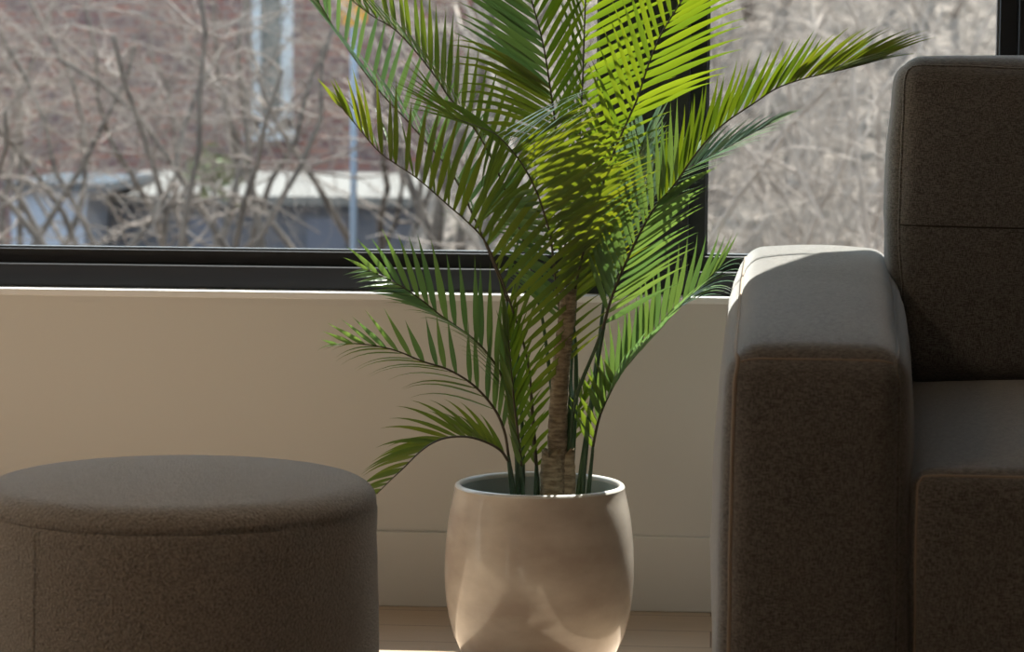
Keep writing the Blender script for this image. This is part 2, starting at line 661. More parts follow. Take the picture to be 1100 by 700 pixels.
b1, bsurf = soft_box('back_cushion', M_sofa, (cx0, cy, cz0), (midx + .02, cy + .2, cztop), .040, (.012, .018, .010), 22, sofa, lean_a, .0045, 12)
piping('cushion_piping', bsurf, [(-1, -1, -.96 + 1.92 * i / 30) for i in range(31)] + [(-.97 + 1.94 * i / 30, -1, 1) for i in range(31)], b1, .0024, M_sofa)
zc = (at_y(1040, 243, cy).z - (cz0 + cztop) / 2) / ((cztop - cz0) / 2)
piping('cushion_crease', bsurf, [(-.99 + 1.98 * i / 40, -1, zc - .01 * i / 40) for i in range(41)], b1, .0014, mat('crease_dark', (.03, .025, .02), .9))  # crease drawn as a thin dark tube
soft_box('back_cushion', M_sofa, (midx + .025, cy, cz0), (bx0 + .03, cy + .2, cztop), .028, (.012, .018, .010), 14, sofa, lean, .0045, 15)
# feet
for fx in (ax0 + .07, bx1 - .07):
    for fy in (Ys0 + .08, Ys1 - .08):
        mb = MB(); mb.box((fx - .025, fy - .025, 0), (fx + .025, fy + .025, .045)); mb.build('foot', M_black, sofa, smooth=False)

# the sofa stands turned a touch against the wall
pv = Vector((ax0, Ys0, 0))
rz = R(-1.1)
rm = Matrix.Rotation(rz, 4, 'Z')
sofa.location = pv + rm @ (sofa.location - pv)
sofa.rotation_euler = (0, 0, rz)

# ------------------------------------------------------------------ ottoman
OZ = .405
oc = at(191, 535, 3.72)
orad = 218 / F * 3.72
OZ = oc.z
ott = empty('ottoman', (oc.x, oc.y, 0))
setp(ott, 'round grey-brown boucle fabric ottoman on the floor left of the palm', 'ottoman')
prof = [(.0, .012), (orad - .03, .012), (orad - .012, .02), (orad - .004, .04)]
for i in range(1, 12):
    t = i / 12
    prof.append((orad - .004 + .005 * math.sin(t * math.pi), .04 + (OZ - .055) * t))
prof += [(orad - .0015, OZ - .012), (orad - .005, OZ - .003)]
mb = MB(); mb.lathe((oc.x, oc.y, 0), prof, 128)
body = mb.build('side_cover', M_boucle, ott)
# domed top
prof = [(orad - .0055, OZ - .005)]
for i in range(0, 17):
    a = i / 16 * math.pi / 2
    prof.append((orad - .042 + .039 * math.cos(a), OZ - .002 + .028 * math.sin(a)))
for i in range(1, 13):
    t = i / 12
    rr = (orad - .042) * (1 - t)
    prof.append((max(rr, 1e-4), OZ + .026 + .014 * (1 - (1 - t) ** 2)))
mb = MB(); mb.lathe((oc.x, oc.y, 0), prof, 128)
top = mb.build('top_cushion', M_boucle, ott)
mb = MB()
mb.tube([(oc.x + (orad - .0055) * math.cos(2 * math.pi * i / 128), oc.y + (orad - .0055) * math.sin(2 * math.pi * i / 128), OZ - .004) for i in range(129)], .0028, 6)
mb.build('piping', M_boucle, ott)
an = math.atan2(-1, -.62)
mb = MB()
mb.tube([(oc.x + (orad - .0015 + .003 * math.sin(math.pi * t / 12)) * math.cos(an), oc.y + (orad - .0015 + .003 * math.sin(math.pi * t / 12)) * math.sin(an), .05 + (OZ - .06) * t / 12) for t in range(13)], .0007, 6)
mb.build('side_seam', M_boucle, ott)
mb = MB(); mb.lathe((oc.x, oc.y, 0), [(orad - .04, 0), (orad - .04, .0125)], 64)
mb.build('base', M_black, ott)

# ------------------------------------------------------------------ potted palm
PD = 4.72
pc = at(579, 640, PD)
pcx, pcy = pc.x, pc.y
k = PD / F


def zpx(py):
    return at(579, py, PD).z


zr = zpx(520)
palm = empty('potted_palm', (pcx, pcy, 0))
setp(palm, 'tall green palm in a mottled beige ceramic pot in front of the window', 'potted plant')
half = [(715, 62), (712, 74), (700, 84), (680, 93.5), (660, 98.5), (640, 101.5), (620, 103), (600, 103), (580, 101.8), (560, 99.5), (545, 97), (535, 94.6), (526, 92.5)]
prof = [(.0001, 0), (60 * k, 0)]
pts = [(h * k, max(0.002, zpx(y))) for y, h in half]
prof += pts
mb = MB()
outer = [(60 * k, 0)] + pts + [(92.2 * k, zr - .003)]
rimtop = [(91.3 * k, zr), (89 * k, zr + .0022), (87 * k, zr + .0012), (85.5 * k, zr - .002)]
inner = [(85 * k, zr - .006), (88 * k, zr - .03), (92 * k, zr - .08), (93 * k, zr - .12), (84 * k, .05), (50 * k, .02), (.0002, .02)]
mb.lathe((pcx, pcy, 0), [(.0002, 0)] + outer, 96)
mb.f.pop()          # leave the mouth open
pot = mb.build('pot', M_pot, palm)
mb = MB(); mb.lathe((pcx, pcy, 0), [outer[-1]] + rimtop + [inner[0]], 96); mb.f = [f for f in mb.f if len(f) == 4]
mb.build('pot_rim', M_potrim, pot)
mb = MB(); mb.lathe((pcx, pcy, 0), inner, 96); mb.f = [f for f in mb.f if len(f) == 4]
mb.build('pot_lining', M_potin, pot)
mb = MB()
mb.lathe((pcx, pcy, 0), [(90.5 * k, zr - .125), (90.5 * k, zr - .088), (60 * k, zr - .082), (30 * k, zr - .078), (.0002, zr - .077)], 48)
soil = mb.build('soil', M_soil, palm)
zsoil = zr - .085

# trunk
mb = MB()


def P(px, py, dd=0):
    return at(px, py, PD + dd)


tp = spline([P(599, 540), P(598.5, 500), P(599, 460), P(601, 420), P(604, 380), P(609, 340), P(611, 310)], 40)
tp[0].z = min(tp[0].z, zsoil)
rad = []
for i, p in enumerate(tp):
    t = i / 39
    r_ = (11.5 - 2.5 * t) * k
    r_ *= 1 + .05 * math.sin(i * 2.3)
    rad.append(r_)
mb.tube(tp, rad, 14)
mb.build('trunk', M_trunk, palm)


def stump(cx, w, ytop, dd, seed):
    rng = random.Random(seed)
    mb = MB()
    n = 18
    rows = 16
    base = P(cx, 556, dd)
    topp = P(cx, ytop, dd)
    vs = []
    for i in range(rows + 1):
        t = i / rows
        c = base.lerp(topp, t)
        rr = w * k * (1.0 + .05 * math.sin(t * 40)) * (1 - .16 * max(0, t - .7) / .3)
        for j in range(n):
            a = 2 * math.pi * j / n
            zz = 0
            if i == rows:
                zz = rng.uniform(-.004, .012)
            vs.append(c + Vector((rr * math.cos(a), rr * math.sin(a), zz)) * 1)
    fs = []
    for i in range(rows):
        for j in range(n):
            j2 = (j + 1) % n
            fs.append((i * n + j, i * n + j2, (i + 1) * n + j2, (i + 1) * n + j))
    mb.add(vs, fs)
    mb.add([topp + Vector((0, 0, -.012))], [])
    ti = len(mb.v) - 1
    mb.f += [(rows * n + j, rows * n + (j + 1) % n, ti) for j in range(n)]
    mb.build('trunk_husk', M_stump, palm)


stump(592.5, 12.5, 487, -.01, 1)
stump(609.5, 9.0, 488, .0, 2)

# ---- fronds
SUND = Vector((.22, .55, .81)).normalized()


def blade(mb, base, tip, width, nrm, sag, fold=.25, seg=7):
    """one lance-shaped folded leaflet"""
    d = tip - base
    L = d.length
    dn = d.normalized()
    side = dn.cross(nrm)
    if side.length < .05:
        side = dn.cross(Vector((1, .3, 0)))
    side.normalize()
    up = side.cross(dn).normalized()
    prof_w = [.40, .88, 1.0, .90, .68, .42, .18, .01]
    vs = []
    for i in range(seg + 1):
        t = i / seg
        c = base + d * t + sag * (L * t * (1 - t) * (.6 + .9 * t))
        w_ = width * .5 * prof_w[i]
        vs += [c - side * w_ + up * w_ * fold, c, c + side * w_ + up * w_ * fold]
    fs = []
    for i in range(seg):
        a = i * 3
        fs += [(a, a + 1, a + 4, a + 3), (a + 1, a + 2, a + 5, a + 4)]
    mb.add(vs, fs)


def interp(tab, t):
    if t <= tab[0][0]:
        return tab[0][1:]
    for a, b in zip(tab, tab[1:]):
        if t <= b[0]:
            w_ = (t - a[0]) / (b[0] - a[0])
            return tuple(x + (y - x) * w_ for x, y in zip(a[1:], b[1:]))
    return tab[-1][1:]


def frond(rachis, sides, stem=None, mkey='mid', rr=(1.6, .5), seed=0):
    """rachis: (px,py,dd) from base to tip.  sides: list of dicts
       n, tab[(t,dx,dy,dd)], w px, nrm, sag, t0,t1, mat"""
    rng = random.Random(seed * 31 + 5)
    pts = spline([P(*q) for q in rachis], 60)
    root = None
    ms = {}
    first = None
    mbs = []
    for s in sides:
        mb = MB()
        t0, t1 = s.get('t0', 0), s.get('t1', 1)
        n = s['n']
        for i in range(n):
            t = t0 + (t1 - t0) * (i + rng.uniform(-.22, .22)) / max(1, n - 1)
            t = max(0, min(1, t))
            f_ = t * 59
            a = int(min(58, f_))
            b = pts[a].lerp(pts[a + 1], f_ - a)
            dx, dy, dd = interp(s['tab'], t)
            sc = rng.uniform(.97, 1.15)
            dx *= sc
            dy *= sc * rng.uniform(.97, 1.03)
            dx += rng.uniform(-3, 3)
            dy += rng.uniform(-2, 2)
            dist = (b - CAMP).dot(hf)
            kk = dist / F
            tip = b + cr * (dx * kk) - cu * (dy * kk) + hf * (dd + rng.uniform(-.008, .008))
            nr = Vector(s.get('nrm', (0, -1, -.3))) + Vector((rng.uniform(-.22, .22), rng.uniform(-.1, .1), rng.uniform(-.22, .22)))
            sg = Vector(s.get('sag', (0, 0, .12)))
            wpx = .88 * s.get('w', 8) * rng.uniform(.85, 1.12) * (1 - .35 * max(0, t - .6) / .4)
            blade(mb, b, tip, wpx * kk, nr, sg, s.get('fold', .3))
        mbs.append((mb, s.get('mat', mkey)))
    # the leaflets of one frond are one mesh
    allmb = MB()
    keys = []
    for mb, key in mbs:
        allmb.add(mb.v, mb.f)
        keys += [key] * len(mb.f)
    uniq = sorted(set(keys))
    o = allmb.build('frond', M_leafs[uniq[0]], palm)
    for u in uniq[1:]:
        o.data.materials.append(M_leafs[u])
    o.data.polygons.foreach_set('material_index', [uniq.index(q) for q in keys])
    # rachis with its lower stalk
    n = len(pts)
    mb = MB()
    mb.tube(pts, [(rr[0] + (rr[1] - rr[0]) * i / (n - 1)) * k for i in range(n)], 6)
    mb.build('rachis', M_rachis, o)
    if stem:
        sp_ = spline([P(*q) for q in stem] + [pts[0]], 30)
        # run on down into the soil
        e = sp_[0].copy()
        dn = (sp_[0] - sp_[1]).normalized()
        if e.z > zsoil:
            q = e.lerp(Vector((pcx + (e.x - pcx) * .8, pcy + (e.y - pcy) * .8, zsoil - .01)), 1)
            sp_ = [q] + sp_
        mb = MB()
        m_ = len(sp_)
        mb.tube(sp_, [(2.9 + (rr[0] - 2.9) * i / (m_ - 1)) * k for i in range(m_)], 7)
        mb.build('stalk', M_stalk, o)
    return o


BACK = (0, -1, -.45)      # blades whose underside faces the room, lit from behind
FLAT = (0, -1, .15)
TOPS = (0, -.55, 1)       # blades seen across their upper side

# F3 large left frond
frond([(576, 500, -.02), (573.5, 478, -.02), (571, 440, -.03), (569, 404, -.04), (563, 372, -.05), (554, 343, -.06), (543, 311, -.08), (534, 288, -.09), (521, 259, -.10), (502, 238, -.11), (481, 220, -.12), (449, 192, -.14), (425, 176, -.15), (406, 162, -.16), (384, 136, -.17), (366, 114, -.18)],
      [dict(n=37, t0=.17, t1=1, w=8.5, nrm=BACK, mat='olive',
            tab=[(.0, 50, -50, .05), (.22, 84, -62, .06), (.36, 100, -80, .05), (.5, 84, -94, .04), (.62, 40, -98, .03), (.72, 20, -84, .02), (.82, 2, -80, .02), (.9, -14, -72, 0), (1, -22, -26, 0)]),
       dict(n=16, t0=.30, t1=1, w=4.5, nrm=(.5, -1, .6), mat='mid',
            tab=[(.2, 22, -40, .13), (.4, 26, -60, .14), (.6, 8, -66, .14), (.75, -16, -60, .10), (.9, -26, -44, .06), (1, -16, -18, .02)])],
      stem=[(576, 545, -.02), (575.5, 530, -.02)], seed=3)
# F1 upper far left frond, behind F3
frond([(545, 324, .05), (530, 282, .06), (510, 235, .07), (488, 190, .08), (471, 168, .08), (445, 138, .08), (434, 126, .07), (413, 104, .06), (395, 82, .05), (367, 43, .02), (341, 0, 0), (322, -30, -.02)],
      [dict(n=30, t0=.12, w=6.5, nrm=(.2, -1, .1), mat='pale',
            tab=[(0, 60, -50, .05), (.3, 45, -62, .06), (.45, 32, -74, .05), (.6, 22, -76, .04), (.75, 10, -70, .03), (.88, -8, -66, 0), (1, -26, -34, 0)]),
       dict(n=34, t0=.2, w=5, nrm=(.6, -.9, .7), mat='pale',
            tab=[(.2, -10, -36, -.10), (.45, -22, -48, -.12), (.7, -34, -52, -.10), (.85, -36, -42, -.06), (1, -18, -22, 0)])],
      stem=[(557, 545, .02), (556.5, 500, .02), (553, 420, .03), (551, 380, .04)], seed=1)
# F2 upper left frond
frond([(577, 319, .06), (565, 268, .06), (546, 212, .05), (523, 160, .04), (500, 125, .03), (482, 104, .02), (471, 87, .01), (456, 67, 0), (441, 49, -.01), (423, 31, -.02), (400, 17, -.03), (380, 2, -.04), (350, -22, -.05)],
      [dict(n=34, t0=.1, w=7, nrm=BACK, mat='mid',
            tab=[(0, 50, -60, .04), (.3, 40, -66, .04), (.45, 12, -74, .04), (.6, 2, -84, .04), (.75, -10, -80, .03), (.88, -22, -60, .02), (1, -26, -30, 0)]),
       dict(n=30, t0=.35, w=5, nrm=(.5, -.9, .8), mat='mid',
            tab=[(.3, -10, -30, -.10), (.6, -20, -42, -.1), (.8, -30, -36, -.06), (1, -16, -16, 0)])],
      stem=[(598, 470, .03), (595, 440, .04), (591, 404, .05), (583, 345, .06)], seed=2)
# F4 arching middle frond, tip towards the left
frond([(606, 360, .03), (598, 312, .0), (592, 258, -.04), (586, 234, -.06), (578, 210, -.09), (569, 190, -.11), (558, 172, -.13), (545, 156, -.15), (531, 143, -.18), (516, 137, -.22), (500, 131, -.26), (488, 127, -.28)],
      [dict(n=36, t0=.08, t1=.68, w=8, nrm=(0, -1, -.4), mat='olive', sag=(0, 0, .15),
            tab=[(0, 84, -66, -.03), (.2, 96, -74, -.03), (.4, 108, -62, -.03), (.55, 100, -58, -.03), (.68, 76, -46, -.02)]),
       dict(n=10, t0=.60, t1=.76, w=6.5, nrm=(0, -.4, 1), mat='grey', sag=(0, 0, .15),
            tab=[(.6, 78, -62, -.10), (.68, 74, -58, -.08), (.76, 96, -46, -.06)]),
       dict(n=5, t0=.66, t1=.84, w=5.5, nrm=(0, -1, .1), mat='mid', sag=(0, 0, .30),
            tab=[(.50, -96, -72, -.02), (.62, -88, -52, -.02), (.80, -66, -36, .0)]),
       dict(n=5, t0=.86, t1=1, w=5, nrm=(0, -1, 0), mat='mid', sag=(0, 0, .05),
            tab=[(.86, -92, -52, .0), (1, -54, -66, .0)]),
       dict(n=5, t0=.82, t1=1, w=5, nrm=(0, -1, 0), mat='mid', sag=(0, 0, .1),
            tab=[(.82, -84, -20, .02), (1, -76, -44, .0)]),
       dict(n=8, t0=.56, t1=.78, w=5.5, nrm=(.1, -1, 0), mat='mid', sag=(-.1, 0, .05),
            tab=[(.5, -60, 36, -.02), (.62, -44, 60, -.02), (.78, -14, 66, -.02)]),
       dict(n=18, t0=.05, t1=.52, w=7, nrm=(.3, -1, 0), mat='deep', sag=(0, 0, .1),
            tab=[(0, -52, -46, .05), (.3, -62, -14, .06), (.52, -56, 26, .05)])],
      stem=[(610, 470, .0), (611, 420, .02)], seed=4)
# F5 upper frond with wide blades to the left
frond([(612, 320, .08), (606, 250, .07), (600, 180, .06), (596, 130, .05), (591, 94, .04), (586, 61, .03), (580, 33, .02), (571, 0, 0), (560, -40, -.03), (546, -80, -.06)],
      [dict(n=11, t0=.40, t1=.55, w=7.5, nrm=(0, -1, -.1), mat='olive', sag=(0, 0, .38),
            tab=[(.40, -92, -8, -.04), (.46, -112, -30, -.05), (.55, -106, -50, -.04)]),
       dict(n=20, t0=.53, w=10, nrm=(-.1, -1, -.1), mat='deep',
            tab=[(.3, -60, -40, 0), (.45, -84, -58, 0), (.55, -96, -62, 0), (.7, -100, -62, 0), (.85, -86, -60, 0), (1, -50, -50, 0)]),
       dict(n=27, t0=.25, w=8, nrm=BACK, mat='bright',
            tab=[(.2, 60, -54, .05), (.5, 44, -66, .04), (.7, 46, -76, .03), (.85, 40, -80, .02), (1, 10, -60, 0)])],
      stem=[(619, 420, .04), (618, 370, .06)], seed=5)
# F6 upright centre frond
frond([(618, 330, .10), (621, 260, .10), (622, 180, .09), (624, 120, .08), (626, 85, .07), (627.5, 40, .06), (629, 0, .05), (632, -60, .02), (636, -120, -.02)],
      [dict(n=40, t0=.1, w=9, nrm=(.1, -1, -.5), mat='bright',
            tab=[(0, 70, -50, .04), (.25, 98, -50, .04), (.5, 100, -44, .03), (.7, 98, -48, .03), (.88, 76, -60, .02), (1, 30, -60, 0)]),
       dict(n=28, t0=.2, w=6, nrm=(-.7, -1, -.4), mat='bright',
            tab=[(.1, -36, -56, .04), (.5, -26, -78, .04), (.75, -30, -84, .03), (1, -20, -60, 0)])],
      stem=[(614, 430, .04), (613, 400, .07)], seed=6)
# F7 upper right frond
frond([(612, 345, .02), (622, 290, -.01), (638, 230, -.03), (656, 172, -.05), (674, 130, -.06), (685, 105, -.07), (696, 71, -.08), (709, 39, -.09), (722, 17, -.10), (733, 0, -.11), (760, -42, -.14), (790, -80, -.17)],
      [dict(n=22, t0=.50, t1=1, w=9.5, nrm=(.1, -1, -.55), mat='bright', sag=(0, 0, .12),
            tab=[(0, 60, -52, 0), (.3, 82, -46, 0), (.45, 90, -34, 0), (.6, 100, -38, 0), (.75, 96, -48, 0), (.88, 76, -46, 0), (1, 40, -36, 0)]),
       dict(n=32, t0=.12, w=7.5, nrm=(-.2, -1, -.5), mat='bright',
            tab=[(0, -40, -50, .02), (.3, -36, -74, .02), (.5, -30, -84, .02), (.7, -24, -86, .02), (.9, 10, -76, 0), (1, 20, -50, 0)])],
      stem=[(612, 470, .0), (611, 420, .01)], seed=7)
# F8 long right frond arching over the sofa
frond([(647, 354, -.04), (655, 326, -.04), (663, 304, -.04), (675, 276, -.04), (689, 247, -.04), (704, 222, -.04), (724, 199, -.04), (744, 170, -.04), (761, 149, -.04), (780, 131, -.05), (811, 110, -.05), (834, 95, -.06), (858, 86, -.06), (878, 81, -.07), (908, 74, -.08), (932, 68, -.09), (948, 63, -.10)],
      [dict(n=20, t0=.34, t1=.78, w=7.5, nrm=(-.2, -1, -.6), mat='bright', fold=.45, sag=(.1, 0, .1),
            tab=[(.3, 4, -78, .03), (.45, 14, -78, .03), (.6, 28, -70, .02), (.72, 36, -58, .02), (.8, 36, -50, .02)]),
       dict(n=17, t0=.77, t1=.96, w=5.5, nrm=(0, -1, .2), mat='olive', sag=(0, 0, .15),
            tab=[(.77, 46, -52, 0), (.85, 66, -46, 0), (.93, 74, -34, 0), (1, 70, -20, 0)]),
       dict(n=9, t0=.84, t1=1, w=4.5, nrm=(0, -.6, 1), mat='olive', sag=(0, 0, .1),
            tab=[(.84, 70, -26, -.05), (.93, 52, -14, -.04), (1, 36, -6, -.02)]),
       dict(n=17, t0=.05, t1=.40, w=7.5, nrm=(-.2, -1, -.3), mat='deep',
            tab=[(0, -26, -70, .03), (.15, -32, -88, .02), (.3, -10, -92, .02), (.36, 0, -84, .02)]),
       dict(n=17, t0=.02, t1=.36, w=7.5, nrm=(.1, -1, -.35), mat='deep', sag=(0, 0, .1),
            tab=[(0, 74, -42, -.03), (.1, 80, -50, -.03), (.2, 70, -46, -.03), (.36, 50, -30, -.03)]),
       dict(n=26, t0=.36, t1=.9, w=4.5, nrm=(0, -.2, 1), mat='pale', sag=(0, 0, .1),
            tab=[(.36, 36, -46, .10), (.6, 40, -52, .09), (.9, 36, -30, .05)])],
      stem=[(612, 484, .0), (616, 440, -.01), (624, 412, -.02), (638, 378, -.03)], seed=8)
# F9 pale frond behind F8
frond([(650, 345, .04), (657, 318, .05), (668, 284, .07), (684, 244, .09), (703, 212, .11), (728, 188, .13), (752, 174, .14), (778, 160, .15), (806, 144, .16), (832, 130, .16)],
      [dict(n=34, t0=.1, w=6, nrm=(0, -.8, 1), mat='grey',
            tab=[(.1, -26, -84, .03), (.35, -4, -86, .03), (.55, 34, -50, .02), (.75, 44, -38, .02), (.9, 40, -24, .01), (1, 26, -10, 0)]),
       dict(n=26, t0=.3, w=4.5, nrm=(.2, -.4, 1), mat='pale',
            tab=[(.3, 50, -22, -.06), (.6, 52, -20, -.05), (.85, 48, -14, -.03), (1, 26, -10, 0)])],
      stem=[(625, 545, .02), (626, 525, .02), (631, 470, .02), (637, 428, .03), (643, 385, .03)], seed=9)
# F10 fan of grey-green blades before the mullion
frond([(652, 300, .10), (662, 250, .11), (674, 200, .12), (686, 168, .12), (692, 150, .12)],
      [dict(n=13, t0=.3, w=8, nrm=(0, -1, .5), mat='grey', sag=(0, 0, .05),
            tab=[(.3, 34, -60, 0), (.6, 44, -60, 0), (1, 24, -52, 0)]),
       dict(n=13, t0=.3, w=8, nrm=(-.2, -1, .5), mat='grey', sag=(0, 0, .05),
            tab=[(.3, -20, -64, 0), (.6, -18, -62, 0), (1, -8, -48, 0)])],
      stem=[(625, 500, .03), (634, 440, .05), (643, 370, .08)], seed=10)
# F11 lower right frond
frond([(637, 480, .02), (640, 464, .02), (644, 448, .02), (652, 428, .03), (666, 402, .04), (678, 387, .05), (693, 369, .06), (706, 352, .07), (719, 339, .08), (736, 324, .09), (754, 307, .10), (768, 292, .10)],
      [dict(n=22, t0=.12, w=8, nrm=(-.1, -1, -.2), mat='deep', sag=(.1, 0, .05),
            tab=[(0, -8, -50, 0), (.15, -8, -62, 0), (.4, 0, -66, 0), (.6, 0, -72, 0), (.75, 12, -72, 0), (.9, 22, -58, 0), (1, 26, -40, 0)]),
       dict(n=18, t0=.2, t1=.8, w=5.5, nrm=(.5, -.6, .8), mat='pale',
            tab=[(.2, 12, -44, -.06), (.5, 30, -38, -.08), (.8, 34, -34, -.08)]),
       dict(n=10, t0=.75, w=5, nrm=(0, -.4, 1), mat='pale', sag=(0, 0, .5),
            tab=[(.75, 48, -14, -.05), (.9, 42, -12, -.04), (1, 30, -14, -.02)]),
       dict(n=7, t0=0, t1=.3, w=8, nrm=FLAT, mat='mid',
            tab=[(0, -26, -44, -.02), (.3, -14, -30, -.02)])],
      stem=[(632, 545, .02), (632.5, 528, .02)], seed=11)
# F12 left lower frond, upper
frond([(550, 440, -.03), (545, 422, -.04), (537, 400, -.05), (523, 379, -.06), (505, 361, -.07), (475, 340, -.08), (450, 320, -.09), (432, 308, -.10), (414, 298, -.10), (396, 290, -.10)],
      [dict(n=16, t0=.18, w=8.5, nrm=(-.1, -1, .1), mat='deep',
            tab=[(.1, 10, -84, 0), (.3, 0, -88, 0), (.5, -10, -80, 0), (.65, -20, -76, 0), (.8, -28, -60, 0), (.92, -36, -34, 0), (1, -26, -14, 0)]),
       dict(n=14, t0=.62, w=7, nrm=(0, -.8, .7), mat='pale', sag=(0, 0, .1),
            tab=[(.6, -54, -22, -.05), (.8, -44, 0, -.04), (1, -24, 6, 0)]),
       dict(n=16, t0=.05, t1=.55, w=4.5, nrm=(.4, -.4, 1), mat='deep', sag=(0, 0, .2),
            tab=[(.05, -46, -56, -.12), (.3, -50, -40, -.14), (.55, -60, -24, -.12)])],
      stem=[(556, 545, -.02), (556, 520, -.02), (554, 480, -.02)], seed=12)
# F13 left lower frond, lower
frond([(546, 488, -.05), (542, 464, -.06), (531, 439, -.07), (509, 414, -.09), (482, 397, -.10), (454, 388, -.11), (427, 377, -.12), (402, 371, -.13), (380, 369, -.14), (362, 370, -.14)],
      [dict(n=17, t0=.12, w=7.5, nrm=(-.1, -1, .1), mat='deep', sag=(-.05, 0, .05),
            tab=[(.1, 24, -86, 0), (.25, 4, -84, 0), (.4, -2, -62, 0), (.55, -12, -50, 0), (.7, -30, -44, 0), (.85, -40, -26, 0), (1, -20, -6, 0)]),
       dict(n=14, t0=.22, t1=1, w=4.5, nrm=(.1, -.5, 1), mat='mid', sag=(0, 0, .35),
            tab=[(.2, -90, -16, -.05), (.5, -80, 4, -.05), (.75, -56, 10, -.04), (1, -22, 6, 0)])],
      stem=[(553, 545, -.04), (551, 520, -.04)], seed=13)
# F14 lowest left frond, drooping
frond([(546, 495, -.06), (537, 483, -.08), (520, 474, -.12), (501, 469, -.16), (480, 470, -.20), (464, 476, -.23), (449, 487, -.26), (434, 502, -.29), (419, 516, -.32), (405, 530, -.35)],
      [dict(n=9, t0=.05, t1=.55, w=6.5, nrm=(0, -.9, .6), mat='mid', sag=(0, 0, .25),
            tab=[(0, -20, -44, 0), (.15, -44, -46, 0), (.3, -64, -40, 0), (.45, -72, -14, 0), (.55, -60, 6, 0)]),
       dict(n=13, t0=.5, w=6.5, nrm=(0, -1, .4), mat='mid', sag=(0, 0, .25),
            tab=[(.5, -60, 10, 0), (.65, -60, 24, 0), (.8, -50, 22, 0), (1, -24, 12, 0)]),
       dict(n=8, t0=.05, t1=.35, w=5, nrm=(0, -.9, .6), mat='mid', sag=(0, 0, .25),
            tab=[(0, -28, -28, .04), (.35, -40, -22, .04)])],
      stem=[(552, 545, -.05), (549, 520, -.05)], seed=14)
# F15 small young frond between the left stalks
frond([(560, 500, -.06), (557, 470, -.06), (553, 440, -.07), (550, 405, -.07), (547, 370, -.07), (545, 345, -.06)],
      [dict(n=16, w=7.5, nrm=(.1, -1, -.4), mat='bright',
            tab=[(0, 24, -36, -.01), (.4, 26, -44, 0), (.8, 16, -50, 0), (1, 8, -44, 0)]),
       dict(n=16, w=7.5, nrm=(-.1, -1, -.3), mat='mid',
            tab=[(0, -14, -34, -.01), (.4, -18, -44, 0), (.8, -10, -50, 0), (1, -6, -44, 0)])],
      stem=[(562, 545, -.04), (561.5, 525, -.05)], seed=15)
# F16 small frond behind the trunk
frond([(577, 500, .06), (575, 470, .07), (573, 440, .08), (571, 415, .08), (569, 395, .08)],
      [dict(n=9, w=6, nrm=BACK, mat='bright',
            tab=[(0, 20, -18, 0), (.5, 24, -24, 0), (1, 18, -30, 0)]),
       dict(n=8, w=6, nrm=BACK, mat='mid',
            tab=[(0, -14, -18, 0), (.5, -18, -26, 0), (1, -8, -30, 0)])],
      stem=[(579, 545, .05), (578, 525, .05)], rr=(1.2, .5), seed=16)
frond([(604, 490, .07), (613, 462, .08), (620, 440, .09), (628, 420, .10)],
      [dict(n=6, w=6, nrm=BACK, mat='bright', t0=.2, tab=[(0, 22, -16, 0), (1, 14, -24, 0)]),
       dict(n=6, w=6, nrm=BACK, mat='mid', t0=.2, tab=[(0, -4, -24, 0), (1, -2, -26, 0)])],
      stem=[(602, 545, .06), (602, 525, .06)], rr=(1.2, .5), seed=17)
# bare stalks that go up behind
for q in ([(561, 545, .03), (562, 500, .03), (560, 440, .04), (556, 380, .05)],):
    mb = MB(); mb.tube(spline([P(*a) for a in q], 16), 2.2 * k, 7); mb.build('stalk', M_stalk, palm)


# ------------------------------------------------------------------ outdoors
def o_at(px, py, d):
    return at(px, py, d)


ZG = -1.5
# ground with a bank rising at the right, one continuous terrain
vs, fs = [], []
nx, ny = 80, 50
X0, X1, Y0, Y1 = -26, 26, W + T + .05, 50


def gz(x, y):
    z = ZG
    t = max(0, min(1, (y - 13.5) / 9))
    s = max(0, min(1, (x - (-2.6)) / 1.4))
    z += 4.6 * (t * t * (3 - 2 * t)) * (s * s * (3 - 2 * s))
    z += .10 * noise.noise(Vector((x * .7, y * .7, 0))) * min(1, max(0, y - 8) / 3)
    return z


for j in range(ny + 1):
    for i in range(nx + 1):
        x = X0 + (X1 - X0) * i / nx
        y = Y0 + (Y1 - Y0) * (j / ny)
        vs.append((x, y, gz(x, y)))
for j in range(ny):
    for i in range(nx):
        a = j * (nx + 1) + i
        fs.append((a, a + 1, a + nx + 2, a + nx + 1))
setp(link_mesh('ground', vs, fs, M_bank), kind='structure')

# brick house
HD = 33.5
hA = o_at(-330, 200, HD)
hB = o_at(500, 200, HD)
HY = (hA.y + hB.y) / 2
hx0, hx1 = o_at(-330, 200, HD).x, at_y(525, 200, HY).x
house = empty('brick_house', ((hx0 + hx1) / 2, HY, ZG))
setp(house, 'red brick house with a tall narrow white-framed window, seen through bare branches', 'house')
wx0, wx1 = at_y(270, 100, HY).x, at_y(315, 100, HY).x
wz0 = at_y(290, 138, HY).z
wz1 = wz0 + 2.3
mb = MB()
mb.box((hx0, HY, ZG - .1), (wx0, HY + 7, 4.6))
mb.box((wx1, HY, ZG - .1), (hx1, HY + 7, 4.6))
mb.box((wx0, HY, ZG - .1), (wx1, HY + .4, wz0))
mb.box((wx0, HY, wz1), (wx1, HY + .4, 4.6))
mb.build('wall', M_brick, house, smooth=False)
mb = MB()
fwid = .07
mb.box((wx0, HY + .02, wz0), (wx0 + .10, HY + .14, wz1))
mb.box((wx1 - .14, HY + .02, wz0), (wx1, HY + .14, wz1))
mb.box((wx0, HY + .02, wz0), (wx1, HY + .14, wz0 + .12))
mb.box((wx0, HY + .02, wz1 - .12), (wx1, HY + .14, wz1))
